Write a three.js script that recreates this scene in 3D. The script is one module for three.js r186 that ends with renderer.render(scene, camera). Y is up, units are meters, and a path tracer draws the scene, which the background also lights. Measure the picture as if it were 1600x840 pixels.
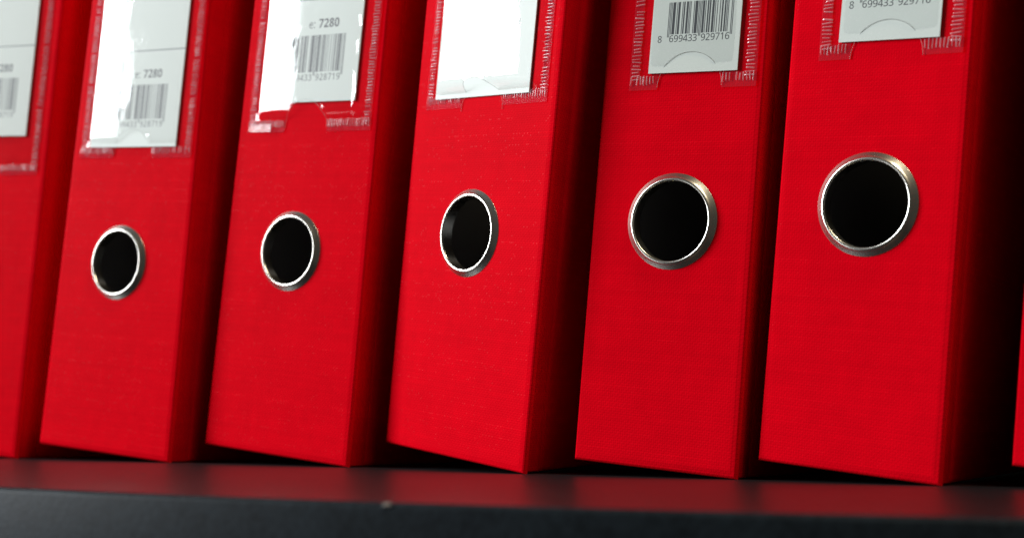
import * as THREE from 'three';
import { RoundedBoxGeometry } from 'three/addons/geometries/RoundedBoxGeometry.js';
import { mergeGeometries, toCreasedNormals } from 'three/addons/utils/BufferGeometryUtils.js';
import { RectAreaLightUniformsLib } from 'three/addons/lights/RectAreaLightUniformsLib.js';

// ------------------------------------------------------------------ camera, light, exposure
const scene = new THREE.Scene();
scene.background = new THREE.Color().setRGB(0.04, 0.038, 0.033);
const camera = new THREE.PerspectiveCamera(23.146, 1600 / 840, 0.01, 20);
camera.position.set(0, 0.0159, 0.3762);
camera.rotation.set(0.11719, 0.46331, 0.00719, 'YXZ');
camera.focus = 0.408;
camera.userData.fStop = 11;
scene.add(camera);
const renderer = new THREE.WebGLRenderer({ antialias: true });
renderer.toneMapping = THREE.LinearToneMapping;
renderer.toneMappingExposure = 1.0;
renderer.shadowMap.enabled = true;
RectAreaLightUniformsLib.init();

const LOOK = new THREE.Vector3(-0.23, 0.14, -0.01);          // the middle of the row of spines
const WINDOW = { azimuth: -65, distance: 2.3, width: 0.86, y0: 0.25, y1: 1.95, radiance: 24, colour: [0.93, 0.97, 1.0] };
const LAMPS = [{ at: [0.7, 2.2, 0.45] }, { at: [1.35, 2.2, 0.5] }];
const LAMP = { w: 0.3, d: 0.3, radiance: 62, colour: [1.0, 0.86, 0.6] };

// ------------------------------------------------------------------ helpers
function rng(seed) { let a = seed >>> 0; return () => { a = (a + 0x6D2B79F5) >>> 0; let t = a; t = Math.imul(t ^ (t >>> 15), t | 1); t ^= t + Math.imul(t ^ (t >>> 7), t | 61); return ((t ^ (t >>> 14)) >>> 0) / 4294967296; }; }
function hash2(x, y, s) { let h = Math.imul(x | 0, 374761393) + Math.imul(y | 0, 668265263) + Math.imul(s, 2147483647 ^ 0x5bd1e995); h = Math.imul(h ^ (h >>> 13), 1274126177); return ((h ^ (h >>> 16)) >>> 0) / 4294967296; }
function vnoise(x, y, s, px = 1e9, py = 1e9) {               // value noise, periodic when px, py are given
  const xi = Math.floor(x), yi = Math.floor(y), fx = x - xi, fy = y - yi, u = fx * fx * (3 - 2 * fx), v = fy * fy * (3 - 2 * fy);
  const m = (a, p) => ((a % p) + p) % p;
  const a = hash2(m(xi, px), m(yi, py), s), b = hash2(m(xi + 1, px), m(yi, py), s), c = hash2(m(xi, px), m(yi + 1, py), s), d = hash2(m(xi + 1, px), m(yi + 1, py), s);
  return a + (b - a) * u + (c - a) * v + (a - b - c + d) * u * v;
}
function dataTex(n, fn, srgb, tile) {
  const d = new Uint8Array(n * n * 4);
  for (let y = 0; y < n; y++) for (let x = 0; x < n; x++) {
    const c = fn(x, y, n), i = 4 * (y * n + x);
    d[i] = 255 * Math.min(1, Math.max(0, c[0])); d[i + 1] = 255 * Math.min(1, Math.max(0, c[1])); d[i + 2] = 255 * Math.min(1, Math.max(0, c[2])); d[i + 3] = c.length > 3 ? 255 * c[3] : 255;
  }
  const t = new THREE.DataTexture(d, n, n);
  t.wrapS = t.wrapT = THREE.RepeatWrapping; t.magFilter = THREE.LinearFilter; t.minFilter = THREE.LinearMipmapLinearFilter; t.generateMipmaps = true;
  if (srgb) t.colorSpace = THREE.SRGBColorSpace;
  t.repeat.set(1 / tile, 1 / tile); t.needsUpdate = true;
  return t;
}
const taken = {};
function numbered(n) { const k = (taken[n] = (taken[n] ?? -1) + 1); return k ? `${n}_${String(k).padStart(3, '0')}` : n; }
function mesh(name, geometry, material, parent) {
  const m = new THREE.Mesh(geometry, material); m.name = name; m.castShadow = m.receiveShadow = true; parent.add(m); return m;
}

// ------------------------------------------------------------------ materials
const TILE = 0.096;
const THREADS = 128;                                          // 0.75 mm a thread
function weave(x, y, n) {                                     // height of the embossed linen, 0..1
  const tx = x / n * THREADS, ty = y / n * THREADS;
  const jx = 0.35 * (vnoise(tx / 3, ty / 14, 5, Math.ceil(THREADS / 3), Math.ceil(THREADS / 14)) - 0.5);
  const u = tx + jx, v = ty, iu = Math.floor(u), iv = Math.floor(v);
  const cu = Math.sin(Math.PI * (u - iu)), cv = Math.sin(Math.PI * (v - iv));
  const twill = 0.5 + 0.5 * Math.sin(2 * Math.PI * (u - v) / 2);      // diagonal ribs
  const slubW = hash2(((iv % THREADS) + THREADS) % THREADS, 3, 11);   // each weft thread has its own thickness
  const along = vnoise(tx / 9, iv * 1.0, 21, Math.ceil(THREADS / 9), THREADS);
  const slub = Math.pow(slubW, 5) * Math.pow(along, 2) * 1.3;
  const spot = Math.pow(hash2(iu % THREADS, iv % THREADS, 31), 9);
  return 0.34 * cu * cv + 0.22 * twill * Math.max(cu, cv) + 0.34 * slub * cv + 0.24 * spot * cu * cv;
}
const clothBump = dataTex(1024, (x, y, n) => { const h = weave(x, y, n); return [h, h, h]; }, false, TILE);
const clothColour = dataTex(1024, (x, y, n) => {
  const tx = x / n * THREADS, ty = y / n * THREADS, iv = Math.floor(ty), iu = Math.floor(tx);
  const thread = 0.024 * (hash2(iv % THREADS, 7, 3) - 0.5) * (0.4 + vnoise(tx / 11, iv, 8, 12, THREADS)) + 0.012 * (hash2(iu % THREADS, 9, 4) - 0.5);
  const patch = 0.025 * (vnoise(tx / 24, ty / 16, 17, 6, 8) - 0.5) + 0.03 * (vnoise(tx / 5, ty / 5, 18, 26, 26) - 0.5);
  const fine = 0.10 * (weave(x, y, n) - 0.35);
  const k = 1 + thread + patch + fine;
  return [0.955 * k, 0.93 * k, 0.93 * k];
}, true, TILE);
// the dyed coating shines red; white sparkle dots on single threads are painted-in glints (alpha: how much, rgb: tint)
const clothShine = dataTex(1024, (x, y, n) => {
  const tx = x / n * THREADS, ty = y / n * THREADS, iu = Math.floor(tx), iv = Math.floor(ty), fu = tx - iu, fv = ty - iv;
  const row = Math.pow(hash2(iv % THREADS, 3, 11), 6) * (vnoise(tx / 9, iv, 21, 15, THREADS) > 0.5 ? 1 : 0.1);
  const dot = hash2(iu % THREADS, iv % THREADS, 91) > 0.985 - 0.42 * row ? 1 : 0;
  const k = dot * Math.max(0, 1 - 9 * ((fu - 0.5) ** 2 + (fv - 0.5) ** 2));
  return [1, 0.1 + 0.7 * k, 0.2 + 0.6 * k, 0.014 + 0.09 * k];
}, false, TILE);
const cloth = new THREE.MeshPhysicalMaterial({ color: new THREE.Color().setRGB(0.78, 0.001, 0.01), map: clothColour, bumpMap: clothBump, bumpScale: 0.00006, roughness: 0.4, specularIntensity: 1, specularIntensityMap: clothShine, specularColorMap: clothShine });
const steel = new THREE.MeshStandardMaterial({ color: new THREE.Color().setRGB(0.74, 0.72, 0.66), metalness: 1, roughness: 0.27 });
const peel = dataTex(512, (x, y, n) => {
  const u = x / n, v = y / n;
  const h = 0.55 * vnoise(u * 8, v * 8, 41, 8, 8) + 0.3 * vnoise(u * 24, v * 24, 42, 24, 24) + 0.15 * vnoise(u * 90, v * 90, 43, 90, 90);
  return [h, h, h];
}, false, 0.06);
const film = new THREE.MeshPhysicalMaterial({ color: 0xffffff, transmission: 1, thickness: 0, roughness: 0.055, ior: 1.5, bumpMap: peel, bumpScale: 0.00005, side: THREE.DoubleSide });
const flangeMat = new THREE.MeshPhysicalMaterial({ color: new THREE.Color().setRGB(0.94, 0.36, 0.55), transmission: 0.97, thickness: 0, roughness: 0.1, ior: 1.5, specularIntensity: 0.02, bumpMap: clothBump, bumpScale: 0.0001, side: THREE.DoubleSide });
const rimMat = new THREE.MeshPhysicalMaterial({ color: new THREE.Color().setRGB(0.5, 0.52, 0.52), transmission: 0.5, thickness: 0, roughness: 0.2, ior: 1.5, specularIntensity: 0.4 });
const weldMat = new THREE.MeshPhysicalMaterial({ color: new THREE.Color().setRGB(0.95, 0.8, 0.86), transmission: 0.74, thickness: 0, roughness: 0.22, ior: 1.5, side: THREE.DoubleSide });
const lining = new THREE.MeshStandardMaterial({ color: new THREE.Color().setRGB(0.2, 0.2, 0.2), roughness: 0.9 });
const cardEdge = new THREE.MeshStandardMaterial({ color: new THREE.Color().setRGB(0.62, 0.64, 0.63), roughness: 0.8 });

const pebble = dataTex(512, (x, y, n) => {
  const u = x / n, v = y / n;
  const h = 0.5 * vnoise(u * 110, v * 110, 51, 110, 110) + 0.3 * vnoise(u * 48, v * 48, 52, 48, 48) + 0.2 * vnoise(u * 220, v * 220, 53, 220, 220);
  return [h, h, h];
}, false, 0.06);
const boardColour = dataTex(512, (x, y, n) => {
  const u = x / n, v = y / n, k = 0.42 + 0.16 * vnoise(u * 90, v * 90, 61, 90, 90) + 0.1 * vnoise(u * 12, v * 12, 62, 12, 12) + 0.55 * Math.pow(hash2(x, y, 63), 60);
  return [0.92 * k, k, 1.06 * k];
}, true, 0.09);
const boardTop = new THREE.MeshPhysicalMaterial({ color: new THREE.Color().setRGB(0.018, 0.018, 0.02), map: boardColour, bumpMap: pebble, bumpScale: 0.000016, roughness: 0.34, specularIntensity: 0.95 });
const boardEdge = new THREE.MeshPhysicalMaterial({ color: new THREE.Color().setRGB(0.04, 0.049, 0.057), map: boardColour, bumpMap: pebble, bumpScale: 0.00004, roughness: 0.5, specularIntensity: 0.14 });
const chipMat = new THREE.MeshStandardMaterial({ color: new THREE.Color().setRGB(0.22, 0.2, 0.18), roughness: 0.9 });

// ------------------------------------------------------------------ shelf
function frontZ(x) {                                          // the board's front edge is gently bowed
  const f = (t) => 0.1205 - 0.3383 * t - 0.9005 * t * t, df = (t) => -0.3383 - 1.801 * t;
  if (x < -0.3) return f(-0.3) + df(-0.3) * (x + 0.3) * 0.6;
  if (x > 0.05) return f(0.05) + df(0.05) * (x - 0.05) * 0.6;
  return f(x);
}
function sweep(profile, x0, x1, n) {                          // profile: [offset from the front edge, y] round the section; closed prism along x
  const pos = [], uv = [], idx = [], P = profile.length;
  for (let i = 0; i <= n; i++) {
    const x = x0 + (x1 - x0) * i / n, zf = frontZ(x); let len = 0;
    for (let j = 0; j <= P; j++) {
      const [o, y, fixed] = profile[j % P];
      if (j) { const [o2, y2] = profile[j - 1]; len += Math.min(0.6, Math.hypot(o - o2, y - y2)); }
      pos.push(x, y, fixed ? o : zf + o); uv.push(x, len);
    }
  }
  for (let i = 0; i < n; i++) for (let j = 0; j < P; j++) { const a = i * (P + 1) + j, b = a + P + 1; idx.push(a, a + 1, b, b, a + 1, b + 1); }
  const g = new THREE.BufferGeometry();
  g.setAttribute('position', new THREE.Float32BufferAttribute(pos, 3)); g.setAttribute('uv', new THREE.Float32BufferAttribute(uv, 2)); g.setIndex(idx);
  return toCreasedNormals(g, 0.5);
}
{
  const shelf = new THREE.Group(); shelf.name = 'shelf'; scene.add(shelf);
  shelf.userData = { kind: 'structure', label: 'black laminate shelf board with a gently bowed front under the binders', category: 'shelf' };
  mesh('board', sweep([[-0.33, 0, true], [-0.33, -0.025, true], [-0.0021, -0.025], [-0.0021, 0]], -0.75, 0.45, 90), boardTop, shelf);
  const r = 0.0016, band = [[-0.002, -0.0252], [0, -0.0252]];
  for (let k = 0; k <= 6; k++) { const a = k / 6 * Math.PI / 2; band.push([-r + r * Math.cos(a), 0.0001 - r + r * Math.sin(a)]); }
  band.push([-0.002, 0.0001]);
  mesh('edge_band', sweep(band, -0.75, 0.45, 90), boardEdge, shelf);
  const R = rng(5), ch = new THREE.IcosahedronGeometry(0.0006, 1), p = ch.attributes.position, seen = {};
  for (let i = 0; i < p.count; i++) { const k = [p.getX(i), p.getY(i), p.getZ(i)].map((v) => Math.round(v * 1e6)).join(); const s = (seen[k] ??= 0.6 + 0.7 * R()); p.setXYZ(i, p.getX(i) * s * 1.6, p.getY(i) * s * 0.8, p.getZ(i) * s); }
  ch.computeVertexNormals();
  const chip = mesh('chip', ch, chipMat, shelf); chip.position.set(-0.1405, -0.0004, frontZ(-0.1405) - 0.0003); chip.userData.label = 'pale chipped spot on the dark edge';
}

{
  const back = mesh('added_back_panel', new RoundedBoxGeometry(1.2, 0.5, 0.008, 2, 0.001), new THREE.MeshStandardMaterial({ color: new THREE.Color().setRGB(0.035, 0.037, 0.04), roughness: 0.7 }), scene);  // unseen panel, added so no background light leaks through gaps and finger holes
  back.position.set(-0.15, 0.225, -0.336); back.userData = { kind: 'structure', label: 'added unseen dark panel blocking light behind the row of binders', category: 'panel' };
}
// ------------------------------------------------------------------ label print
const EAN_L = ['0001101', '0011001', '0010011', '0111101', '0100011', '0110001', '0101111', '0111011', '0110111', '0001011'];
const EAN_P = ['LLLLLL', 'LLGLGG', 'LLGGLG', 'LLGGGL', 'LGLLGG', 'LGGLLG', 'LGGGLL', 'LGLGLG', 'LGLGGL', 'LGGLGL'];
function ean(code) {
  const inv = (s) => [...s].map((c) => (c === '1' ? '0' : '1')).join(''), rev = (s) => [...s].reverse().join('');
  let s = '101'; const p = EAN_P[+code[0]];
  for (let i = 1; i < 7; i++) s += p[i - 1] === 'L' ? EAN_L[+code[i]] : rev(inv(EAN_L[+code[i]]));
  s += '01010';
  for (let i = 7; i < 13; i++) s += inv(EAN_L[+code[i]]);
  return s + '101';
}
const LABEL_H = 0.162;
function labelTexture(wmm, code, o) {
  const S = 11, W = Math.round(wmm * S), H = Math.round(LABEL_H * 1000 * S);
  const c = document.createElement('canvas'); c.width = W; c.height = H;
  const g = c.getContext('2d');
  g.fillStyle = '#ced6cf'; g.fillRect(0, 0, W, H);
  const R = rng(77);
  for (let i = 0; i < 5000; i++) { const k = 198 + Math.floor(26 * R()); g.fillStyle = `rgba(${k},${k + 3},${k},0.35)`; g.fillRect(R() * W, R() * H, 2 + 5 * R(), 1 + 3 * R()); }
  const X = (mm) => mm * S, Y = (mm) => H - mm * S;
  const ink = '#23272c';
  g.fillStyle = ink;
  const bits = ean(code), m = (o.x1 - o.x0) / 95;
  for (let i = 0; i < 95; i++) if (bits[i] === '1') {
    const guard = i < 3 || i > 91 || (i > 44 && i < 50);
    g.fillRect(X(o.x0 + i * m), Y(o.top), X(m) * 0.96, X(o.top - (guard ? o.guard : o.bottom)));
  }
  g.font = `${Math.round(o.dig * S * 1.38)}px sans-serif`; g.textBaseline = 'alphabetic'; g.textAlign = 'center';
  g.fillText(code[0], X(o.x0 - 2.9 * o.k), Y(o.base));
  for (let i = 0; i < 6; i++) {
    g.fillText(code[1 + i], X(o.x0 + (3 + 7 * i + 3.5) * m), Y(o.base));
    g.fillText(code[7 + i], X(o.x0 + (50 + 7 * i + 3.5) * m), Y(o.base));
  }
  if (o.number) {
    g.textAlign = 'right'; g.font = `bold ${Math.round(3.45 * S * 1.38)}px sans-serif`;
    g.fillText('7280', X(36.9), Y(28.2));
    const w = g.measureText('7280').width; g.font = `${Math.round(3.1 * S * 1.38)}px sans-serif`; g.fillText('e: ', X(36.9) - w - 4, Y(28.2));
    g.fillStyle = '#4a5055'; g.fillRect(0, Y(39.6), W, X(0.42));
  }
  const t = new THREE.CanvasTexture(c); t.colorSpace = THREE.SRGBColorSpace; t.anisotropy = 8; return t;
}
const wideLabel = new THREE.MeshStandardMaterial({ map: labelTexture(48, '8699433928719', { x0: 12.4, x1: 40.6, top: 25.4, bottom: 11.3, guard: 9.9, base: 8.1, dig: 2.55, k: 1.05, number: true }), roughness: 0.5 });
const narrowLabel = new THREE.MeshStandardMaterial({ map: labelTexture(29.8, '8699433929716', { x0: 5.5, x1: 27.2, top: 22.4, bottom: 12.2, guard: 11.3, base: 9.8, dig: 2.15, k: 0.85 }), roughness: 0.5 });

// ------------------------------------------------------------------ binder
const HEIGHT = 0.318, DEPTH = 0.285, HOLE_V = 0.0761, ROW = -0.10;
function reuv(g, fn) {                                       // uv in metres from the vertex position
  const p = g.attributes.position, uv = new Float32Array(p.count * 2);
  for (let i = 0; i < p.count; i++) { const [a, b] = fn(p.getX(i), p.getY(i), p.getZ(i)); uv[2 * i] = a; uv[2 * i + 1] = b; }
  g.setAttribute('uv', new THREE.BufferAttribute(uv, 2)); return g;
}
function ringGeometry() {
  const pts = [[12.38, -2.9], [12.4, -1.2], [12.4, 1.3], [12.45, 1.8], [12.62, 2.15], [12.9, 2.3], [13.2, 2.2], [13.45, 1.95], [13.75, 1.55], [14.2, 1.05], [14.6, 0.62], [14.9, 0.3], [15.05, 0.08], [15.05, -0.5]];
  const curve = new THREE.SplineCurve(pts.map(([r, z]) => new THREE.Vector2(r / 1000, z * (z > 0 ? 0.7 : 1) / 1000)));
  const g = new THREE.LatheGeometry(curve.getPoints(44), 96); g.rotateX(Math.PI / 2); return g;
}
const RING = ringGeometry();

function filmW(p, u, v) {                                    // how far the clear film stands off the spine
  const x = 2 * (u - p.l) / (p.r - p.l) - 1;
  const body = p.stand + p.tilt * x * (p.r - p.l) / 2 + p.bow * (1 - Math.pow(Math.abs(x), p.power)) + p.wave * (vnoise(u * 55 + p.seed, v * 26, 71) - 0.5) + (p.crease ?? 0) * Math.exp(-(((u - 0.0622 + 0.0022 * vnoise(v * 230, 3, 74)) / 0.001) ** 2)) * Math.max(0, 1.6 * vnoise(v * 300, 1, 73) - 0.3) + 0.5 * p.wave * (vnoise(u * 150 + p.seed, v * 90, 72) - 0.5);
  const e = Math.min(u - p.l, p.r - u) / 0.0052, f = Math.min(1, Math.max(0, (e - 0.62) / (p.r - p.l < 0.05 ? 1.1 : 0.5))), s = f * f * (3 - 2 * f);
  const eb = Math.min(1, Math.max(0, (v - p.b - 0.0045) / 0.004)), sb = eb * eb * (3 - 2 * eb);
  return 0.00035 + Math.max(0, body * s * sb);
}
function filmGeometry(p) {
  const cols = [], N = 56, e = 1e-5, L = p.l + 0.0034, Rr = p.r - 0.0034, pb = p.b + 0.0046;
  for (let i = 0; i <= N; i++) cols.push(L + (Rr - L) * i / N);
  const nl = p.c - p.notch, nr = p.c + p.notch;
  for (let i = 0; i <= 26; i++) { const a = Math.PI * i / 26; cols.push(p.c - (p.notch - e) * Math.cos(a)); }
  cols.push(nl - e, nr + e); cols.sort((a, b) => a - b);
  const rows = 70, pos = [], uv = [], idx = [];
  const bottom = (u) => (u > nl && u < nr ? p.notchV + Math.sqrt(Math.max(0, p.notch ** 2 - (u - p.c) ** 2)) : pb);
  for (const u of cols) {
    const b = Math.max(pb, bottom(u));
    for (let j = 0; j <= rows; j++) { const t = j / rows, v = b + (p.t - b) * (0.45 * t + 0.55 * t * t); pos.push(u, v, filmW(p, u, v)); uv.push(u + p.seed * 0.013, v); }
  }
  for (let i = 0; i < cols.length - 1; i++) for (let j = 0; j < rows; j++) { const a = i * (rows + 1) + j, b = a + rows + 1; idx.push(a, b, a + 1, b, b + 1, a + 1); }
  const g = new THREE.BufferGeometry();
  g.setAttribute('position', new THREE.Float32BufferAttribute(pos, 3)); g.setAttribute('uv', new THREE.Float32BufferAttribute(uv, 2)); g.setIndex(idx); g.computeVertexNormals();
  return g;
}
function flangeGeometry(p) {                                 // the fused border of the pocket, pressed into the cloth
  const s = new THREE.Shape(), i = 0.0034, j = 0.0046;
  s.moveTo(p.l, p.t); s.lineTo(p.l, p.b); s.lineTo(p.c - p.notch, p.b); s.lineTo(p.c - p.notch, p.b + j); s.lineTo(p.l + i, p.b + j); s.lineTo(p.l + i, p.t); s.lineTo(p.l, p.t);
  const q = new THREE.Shape();
  q.moveTo(p.r, p.t); q.lineTo(p.r - i, p.t); q.lineTo(p.r - i, p.b + j); q.lineTo(p.c + p.notch, p.b + j); q.lineTo(p.c + p.notch, p.b); q.lineTo(p.r, p.b); q.lineTo(p.r, p.t);
  const g = mergeGeometries([s, q].map((k) => new THREE.ExtrudeGeometry(k, { depth: 0.00016, bevelEnabled: false })));
  g.translate(0, 0, 0.00022); return g;
}
function notchRim(p) {
  const pts = [];
  for (let i = 0; i <= 20; i++) { const a = Math.PI * (1 - i / 20), u = p.c + p.notch * Math.cos(a), v = p.notchV + p.notch * Math.sin(a); pts.push(new THREE.Vector3(u, v, filmW(p, u, v))); }
  return new THREE.TubeGeometry(new THREE.CatmullRomCurve3(pts), 70, 0.00006, 6);
}
function ridge(len, wid, h) {                                // one raised bar of the welded seam, hipped at both ends
  const a = len / 2, b = wid / 2, c = Math.max(0.1 * len, a - wid), q = b * 0.3;
  const V = [[-a, -b, 0], [a, -b, 0], [a, b, 0], [-a, b, 0], [-c, -q, h], [c, -q, h], [c, q, h], [-c, q, h]];
  const F = [[0, 1, 5, 4], [1, 2, 6, 5], [2, 3, 7, 6], [3, 0, 4, 7], [4, 5, 6, 7]];
  const pos = []; for (const f of F) for (const k of [0, 1, 2, 0, 2, 3]) pos.push(...V[f[k]]);
  const g = new THREE.BufferGeometry(); g.setAttribute('position', new THREE.Float32BufferAttribute(pos, 3)); g.computeVertexNormals(); return g;
}
function weldGeometry(p, R) {
  const list = [];
  const put = (u, v, along, len, wid, h) => {
    const g = ridge(len, wid, h); g.rotateX((R() - 0.5) * 0.5); g.rotateY((R() - 0.5) * 0.12); g.rotateZ((along ? Math.PI / 2 : 0) + (R() - 0.5) * 0.22);
    g.translate(u, v, 0.00042); list.push(g);
  };
  for (const [uc, side] of [[p.l + 0.0021, -1], [p.r - 0.0021, 1]])
    for (let v = p.b + 0.0035; v < p.t; v += 0.0011) { if (R() < 0.05) continue; put(uc + (R() - 0.5) * 0.0004, v + (R() - 0.5) * 0.0002, false, 0.0024 + 0.001 * R(), 0.00034 + 0.0002 * R(), 0.00018 + 0.0002 * R()); }
  for (const [a, b] of [[p.l + 0.0006, p.c - p.notch - 0.0004], [p.c + p.notch + 0.0004, p.r - 0.0006]])
    for (let u = a; u < b; u += 0.0011) { if (R() < 0.06) continue; put(u, p.b + 0.0032 + (R() - 0.5) * 0.0003, true, 0.0022 + 0.0011 * R(), 0.00034 + 0.0002 * R(), 0.0002 + 0.0002 * R()); }
  return mergeGeometries(list);
}

function makeBinder(o) {
  const t = new THREE.Group(); t.name = numbered('lever_arch_binder'); scene.add(t);
  t.position.set(o.x, 0, o.z); t.rotation.set(0, o.yaw, -o.lean, 'YXZ');
  t.userData = { label: o.label, category: 'binder', group: 'red binders leaning in a row on the shelf' };
  const W = o.wide ? 0.0726 : 0.0546, R = rng(100 + o.n);
  const HU = -W / 2 + [0, -1.4, -1.2, -0.4, 0.6, 0.7, 0][o.n] / 1000;
  const tap = (v) => 0.5 * (o.taper ?? 0) * W * v / 0.3;
  const seed = R() * 3;
  // spine board, its finger hole and rounded edges
  const B = 0.0026, sh = new THREE.Shape();
  const H = HEIGHT, l0 = -W, l1 = -W + tap(H), r1 = -tap(H);
  sh.moveTo(l0, 0); sh.lineTo(0, 0); sh.lineTo(r1, H); sh.lineTo(l1, H); sh.lineTo(l0, 0);
  const hole = new THREE.Path(); hole.absarc(HU, HOLE_V, 0.0128, 0, Math.PI * 2, true); sh.holes.push(hole);
  let g = new THREE.ExtrudeGeometry(sh, { depth: 0.0004, bevelEnabled: true, bevelThickness: 0.0014, bevelSize: B, bevelOffset: -B, bevelSegments: 6, curveSegments: 40 });
  g.translate(0, 0, -0.0018); g = toCreasedNormals(g, 0.5);
  for (let i = 0, p = g.attributes.position, m = g.attributes.normal; i < p.count; i++) if (Math.abs(p.getZ(i)) < 1e-6) m.setXYZ(i, 0, 0, 1);
  reuv(g, (x, y, z) => [x + 0.6 * z + seed, y + seed]);
  mesh('spine', g, cloth, t);
  // hinge strips and cover boards run back along the row's depth, splayed a little towards the fore edge
  const skew = Math.tan(o.yaw - ROW);
  const board = (side, thick, w0, w1, inset, name, round) => {
    let b = new RoundedBoxGeometry(thick, HEIGHT - 0.0004, w0 - w1, 3, round);
    b.translate((side < 0 ? -W + thick / 2 + inset : -thick / 2 - inset), HEIGHT / 2, (w0 + w1) / 2);
    b = reuv(b, (x, y, z) => [z + 0.4 * x + seed * 1.7 + side, y + seed * 0.6]);
    const p = b.attributes.position;
    for (let i = 0; i < p.count; i++) { const z = p.getZ(i), v = p.getY(i); p.setX(i, p.getX(i) - skew * z - side * tap(v) + side * (side < 0 ? o.sl : o.sr) * (-z / DEPTH)); }
    b.computeVertexNormals();
    mesh(name, toCreasedNormals(b, 0.6), cloth, t);
  };
  for (const s of [-1, 1]) {
    board(s, 0.0016, -0.0012, -0.0112, 0.0003, 'hinge', 0.0006);
    board(s, 0.0026, -0.0098, -DEPTH, 0, s < 0 ? 'front_cover' : 'back_cover', 0.001);
  }
  // dark paper lining inside the boards
  for (const s of [-1, 1]) {
    const b = new THREE.BoxGeometry(0.0003, HEIGHT - 0.006, DEPTH - 0.004);
    b.translate(s < 0 ? -W + 0.0029 : -0.0029, HEIGHT / 2, -DEPTH / 2 - 0.0015);
    const p = b.attributes.position;
    for (let i = 0; i < p.count; i++) { const z = p.getZ(i); p.setX(i, p.getX(i) - skew * z - s * tap(p.getY(i)) + s * (s < 0 ? o.sl : o.sr) * (-z / DEPTH)); }
    b.computeVertexNormals(); mesh('lining', b, lining, t);
  }
  const ring = mesh('finger_ring', RING, steel, t); ring.position.set(HU, HOLE_V, 0); ring.rotation.z = R() * 6;
  if (o.pocket) {
    const q = o.wide ? { l: 0.0068, r: 0.0685, b: 0.1165, t: 0.292, c: 0.0368, notch: 0.0106, notchV: 0.1195 } : { l: 0.0097, r: 0.0523, b: 0.1165, t: 0.292, c: 0.0303, notch: 0.0108, notchV: 0.1192 };
    const p = { stand: o.wide ? 0.0008 : 0.00045, tilt: 0, bow: o.wide ? 0.0008 : 0.0002, power: 2.5, wave: 0.0002, seed: o.n * 3.7, ...q, ...o.pocket };
    const lw = o.wide ? 0.048 : 0.0298, lu = o.wide ? 0.0122 : 0.0168;
    const card = mesh('label_card', new THREE.BoxGeometry(lw, LABEL_H, 0.0004), [cardEdge, cardEdge, cardEdge, cardEdge, o.wide ? wideLabel : narrowLabel, cardEdge], t);
    card.position.set(-W + lu + lw / 2, o.labelV + LABEL_H / 2, 0.0006); card.rotation.z = o.cardTurn ?? 0;
    card.userData.label = o.wide ? 'white card printed with the number 7280 and a barcode' : 'white card printed with a barcode';
    const pk = mesh('label_pocket', filmGeometry(p).translate(-W, 0, 0), film, t); pk.userData.label = 'clear plastic label pocket with a thumb notch';
    mesh('fused_border', flangeGeometry(p).translate(-W, 0, 0), flangeMat, pk);
    if (p.tab) { const tb = mesh('film_tab', new RoundedBoxGeometry(0.0128, 0.003, 0.00016, 1, 0.00005), film, pk); tb.position.set(-W + 0.0139, 0.1228, 0.0012); tb.rotation.set(0, -0.1, -0.03, 'YXZ'); }
    mesh('notch_rim', notchRim(p).translate(-W, 0, 0), rimMat, pk);
    const wl = mesh('welded_seam', weldGeometry(p, R).translate(-W, 0, 0), weldMat, pk); wl.userData.kind = 'stuff';
  }
  return t;
}
const binders = [
  { wide: true, x: -0.42836, z: -0.02236, yaw: 0.04, lean: 0.07242, sl: 0.003, sr: 0.005, labelV: 0.1355, pocket: { tilt: 0.02, b: 0.1185 }, label: 'wide red binder whose 7280 card is nearly free of glare, beside the low-set card' },
  { wide: true, x: -0.3453, z: -0.02023, yaw: -0.05182, lean: 0.08825, taper: 0.12, sl: 0.005, sr: 0.0046, labelV: 0.123, pocket: { tilt: 0.009, b: 0.1185 }, label: 'wide red binder whose 7280 card sits low, glare strip beside its barcode' },
  { wide: true, x: -0.26293, z: -0.01925, yaw: -0.11975, lean: 0.10039, taper: 0.09, sl: 0.0046, sr: 0.004, labelV: 0.1325, pocket: { b: 0.1212, notchV: 0.1226, tilt: 0.016, crease: 0.0006, tab: true }, label: 'wide red binder whose 7280 card sits high, red showing through the pocket notch' },
  { wide: true, x: -0.18509, z: -0.00268, yaw: -0.35414, lean: 0.12326, sl: 0.004, sr: 0.0019, labelV: 0.1228, pocket: { b: 0.1193, notchV: 0.118, tilt: -0.02, power: 6, bow: 0.004, wave: 0.0004 }, label: 'most twisted wide red binder, its card nearly whole under white glare' },
  { wide: false, x: -0.1151, z: -0.00225, yaw: -0.084, lean: 0.08921, sl: 0.0019, sr: 0.0025, labelV: 0.1226, cardTurn: -0.006, pocket: { b: 0.1175, notchV: 0.1182 }, label: 'narrow red binder with a clear barcode card, beside the most twisted wide binder' },
  { wide: false, x: -0.0562, z: 0.0052, yaw: -0.19198, lean: 0.10539, sl: 0.0025, sr: 0.0018, labelV: 0.1232, cardTurn: -0.012, pocket: { b: 0.1183, notchV: 0.1183 }, label: 'narrow red binder between the other narrow one and the widest dark gap' },
  { wide: false, x: 0.0146, z: 0.0104, yaw: -0.19757, lean: 0.104, sl: 0.0018, sr: 0.0018, label: 'red binder ending the row beyond the widest dark gap', labelV: 0.1235, pocket: {} },
];
binders.forEach((b, n) => makeBinder({ n, ...b }));

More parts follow.
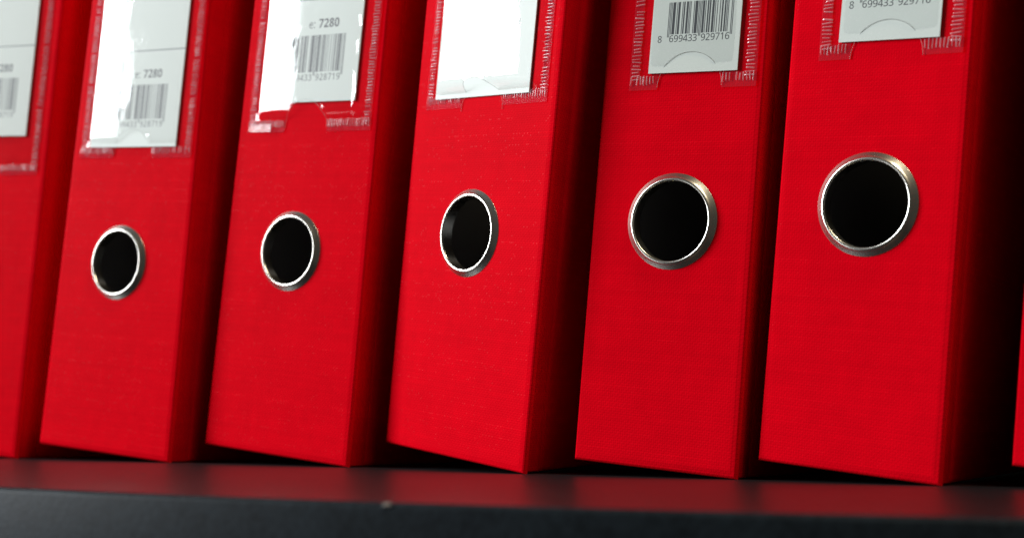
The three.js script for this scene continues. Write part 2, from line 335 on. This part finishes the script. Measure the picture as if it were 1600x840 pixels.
// ------------------------------------------------------------------ the window and lamps that light the row, out of frame
const matte = new THREE.MeshStandardMaterial({ color: new THREE.Color().setRGB(0.6, 0.6, 0.58), roughness: 0.6 });
{
  const a = THREE.MathUtils.degToRad(WINDOW.azimuth), w = new THREE.Group(); w.name = 'window'; scene.add(w);
  w.userData = { label: 'bright daylit window with a pale frame, facing the shelf', category: 'window' };
  const h = WINDOW.y1 - WINDOW.y0, W = WINDOW.width;
  w.position.set(LOOK.x + Math.sin(a) * WINDOW.distance, WINDOW.y0, LOOK.z + Math.cos(a) * WINDOW.distance); w.rotation.y = a + Math.PI;
  const glow = new THREE.MeshStandardMaterial({ color: 0x000000, emissive: new THREE.Color().setRGB(...WINDOW.colour), emissiveIntensity: 1.5, roughness: 0.3 });
  const pane = mesh('pane', new THREE.BoxGeometry(W, h, 0.006), glow, w); pane.position.y = h / 2;
  for (const s of [-1, 1]) { const j = mesh('jamb', new RoundedBoxGeometry(0.06, h + 0.12, 0.07, 2, 0.005), matte, w); j.position.set(s * (W / 2 + 0.03), h / 2, -0.02); }
  for (const y of [-0.03, h + 0.03]) { const j = mesh('rail', new RoundedBoxGeometry(W, 0.06, 0.07, 2, 0.005), matte, w); j.position.set(0, y, -0.02); }
  const l = new THREE.RectAreaLight(new THREE.Color().setRGB(...WINDOW.colour), WINDOW.radiance, W, h); l.name = 'window_daylight';
  l.position.set(0, h / 2, 0.012); l.rotation.y = Math.PI; w.add(l);
}
LAMPS.forEach(({ at }, i) => {
  const t = new THREE.Group(); t.name = numbered('ceiling_lamp'); t.position.set(...at); scene.add(t);
  t.userData = { label: i ? 'square warm ceiling lamp panel farther out from the row' : 'square warm ceiling lamp panel nearer to the row of binders', category: 'lamp', group: 'ceiling lamps' };
  const glow = new THREE.MeshStandardMaterial({ color: 0x000000, emissive: new THREE.Color().setRGB(...LAMP.colour), emissiveIntensity: 1.5 });
  mesh('housing', new RoundedBoxGeometry(LAMP.w + 0.04, 0.05, LAMP.d + 0.04, 2, 0.005), matte, t).position.y = 0.03;
  mesh('diffuser', new THREE.BoxGeometry(LAMP.w, 0.004, LAMP.d), glow, t).position.y = 0.002;
  const l = new THREE.RectAreaLight(new THREE.Color().setRGB(...LAMP.colour), LAMP.radiance, LAMP.w, LAMP.d); l.name = 'lamp_light';
  l.position.y = -0.004; l.rotation.x = -Math.PI / 2; t.add(l);
});
scene.updateMatrixWorld(true);
renderer.render(scene, camera);
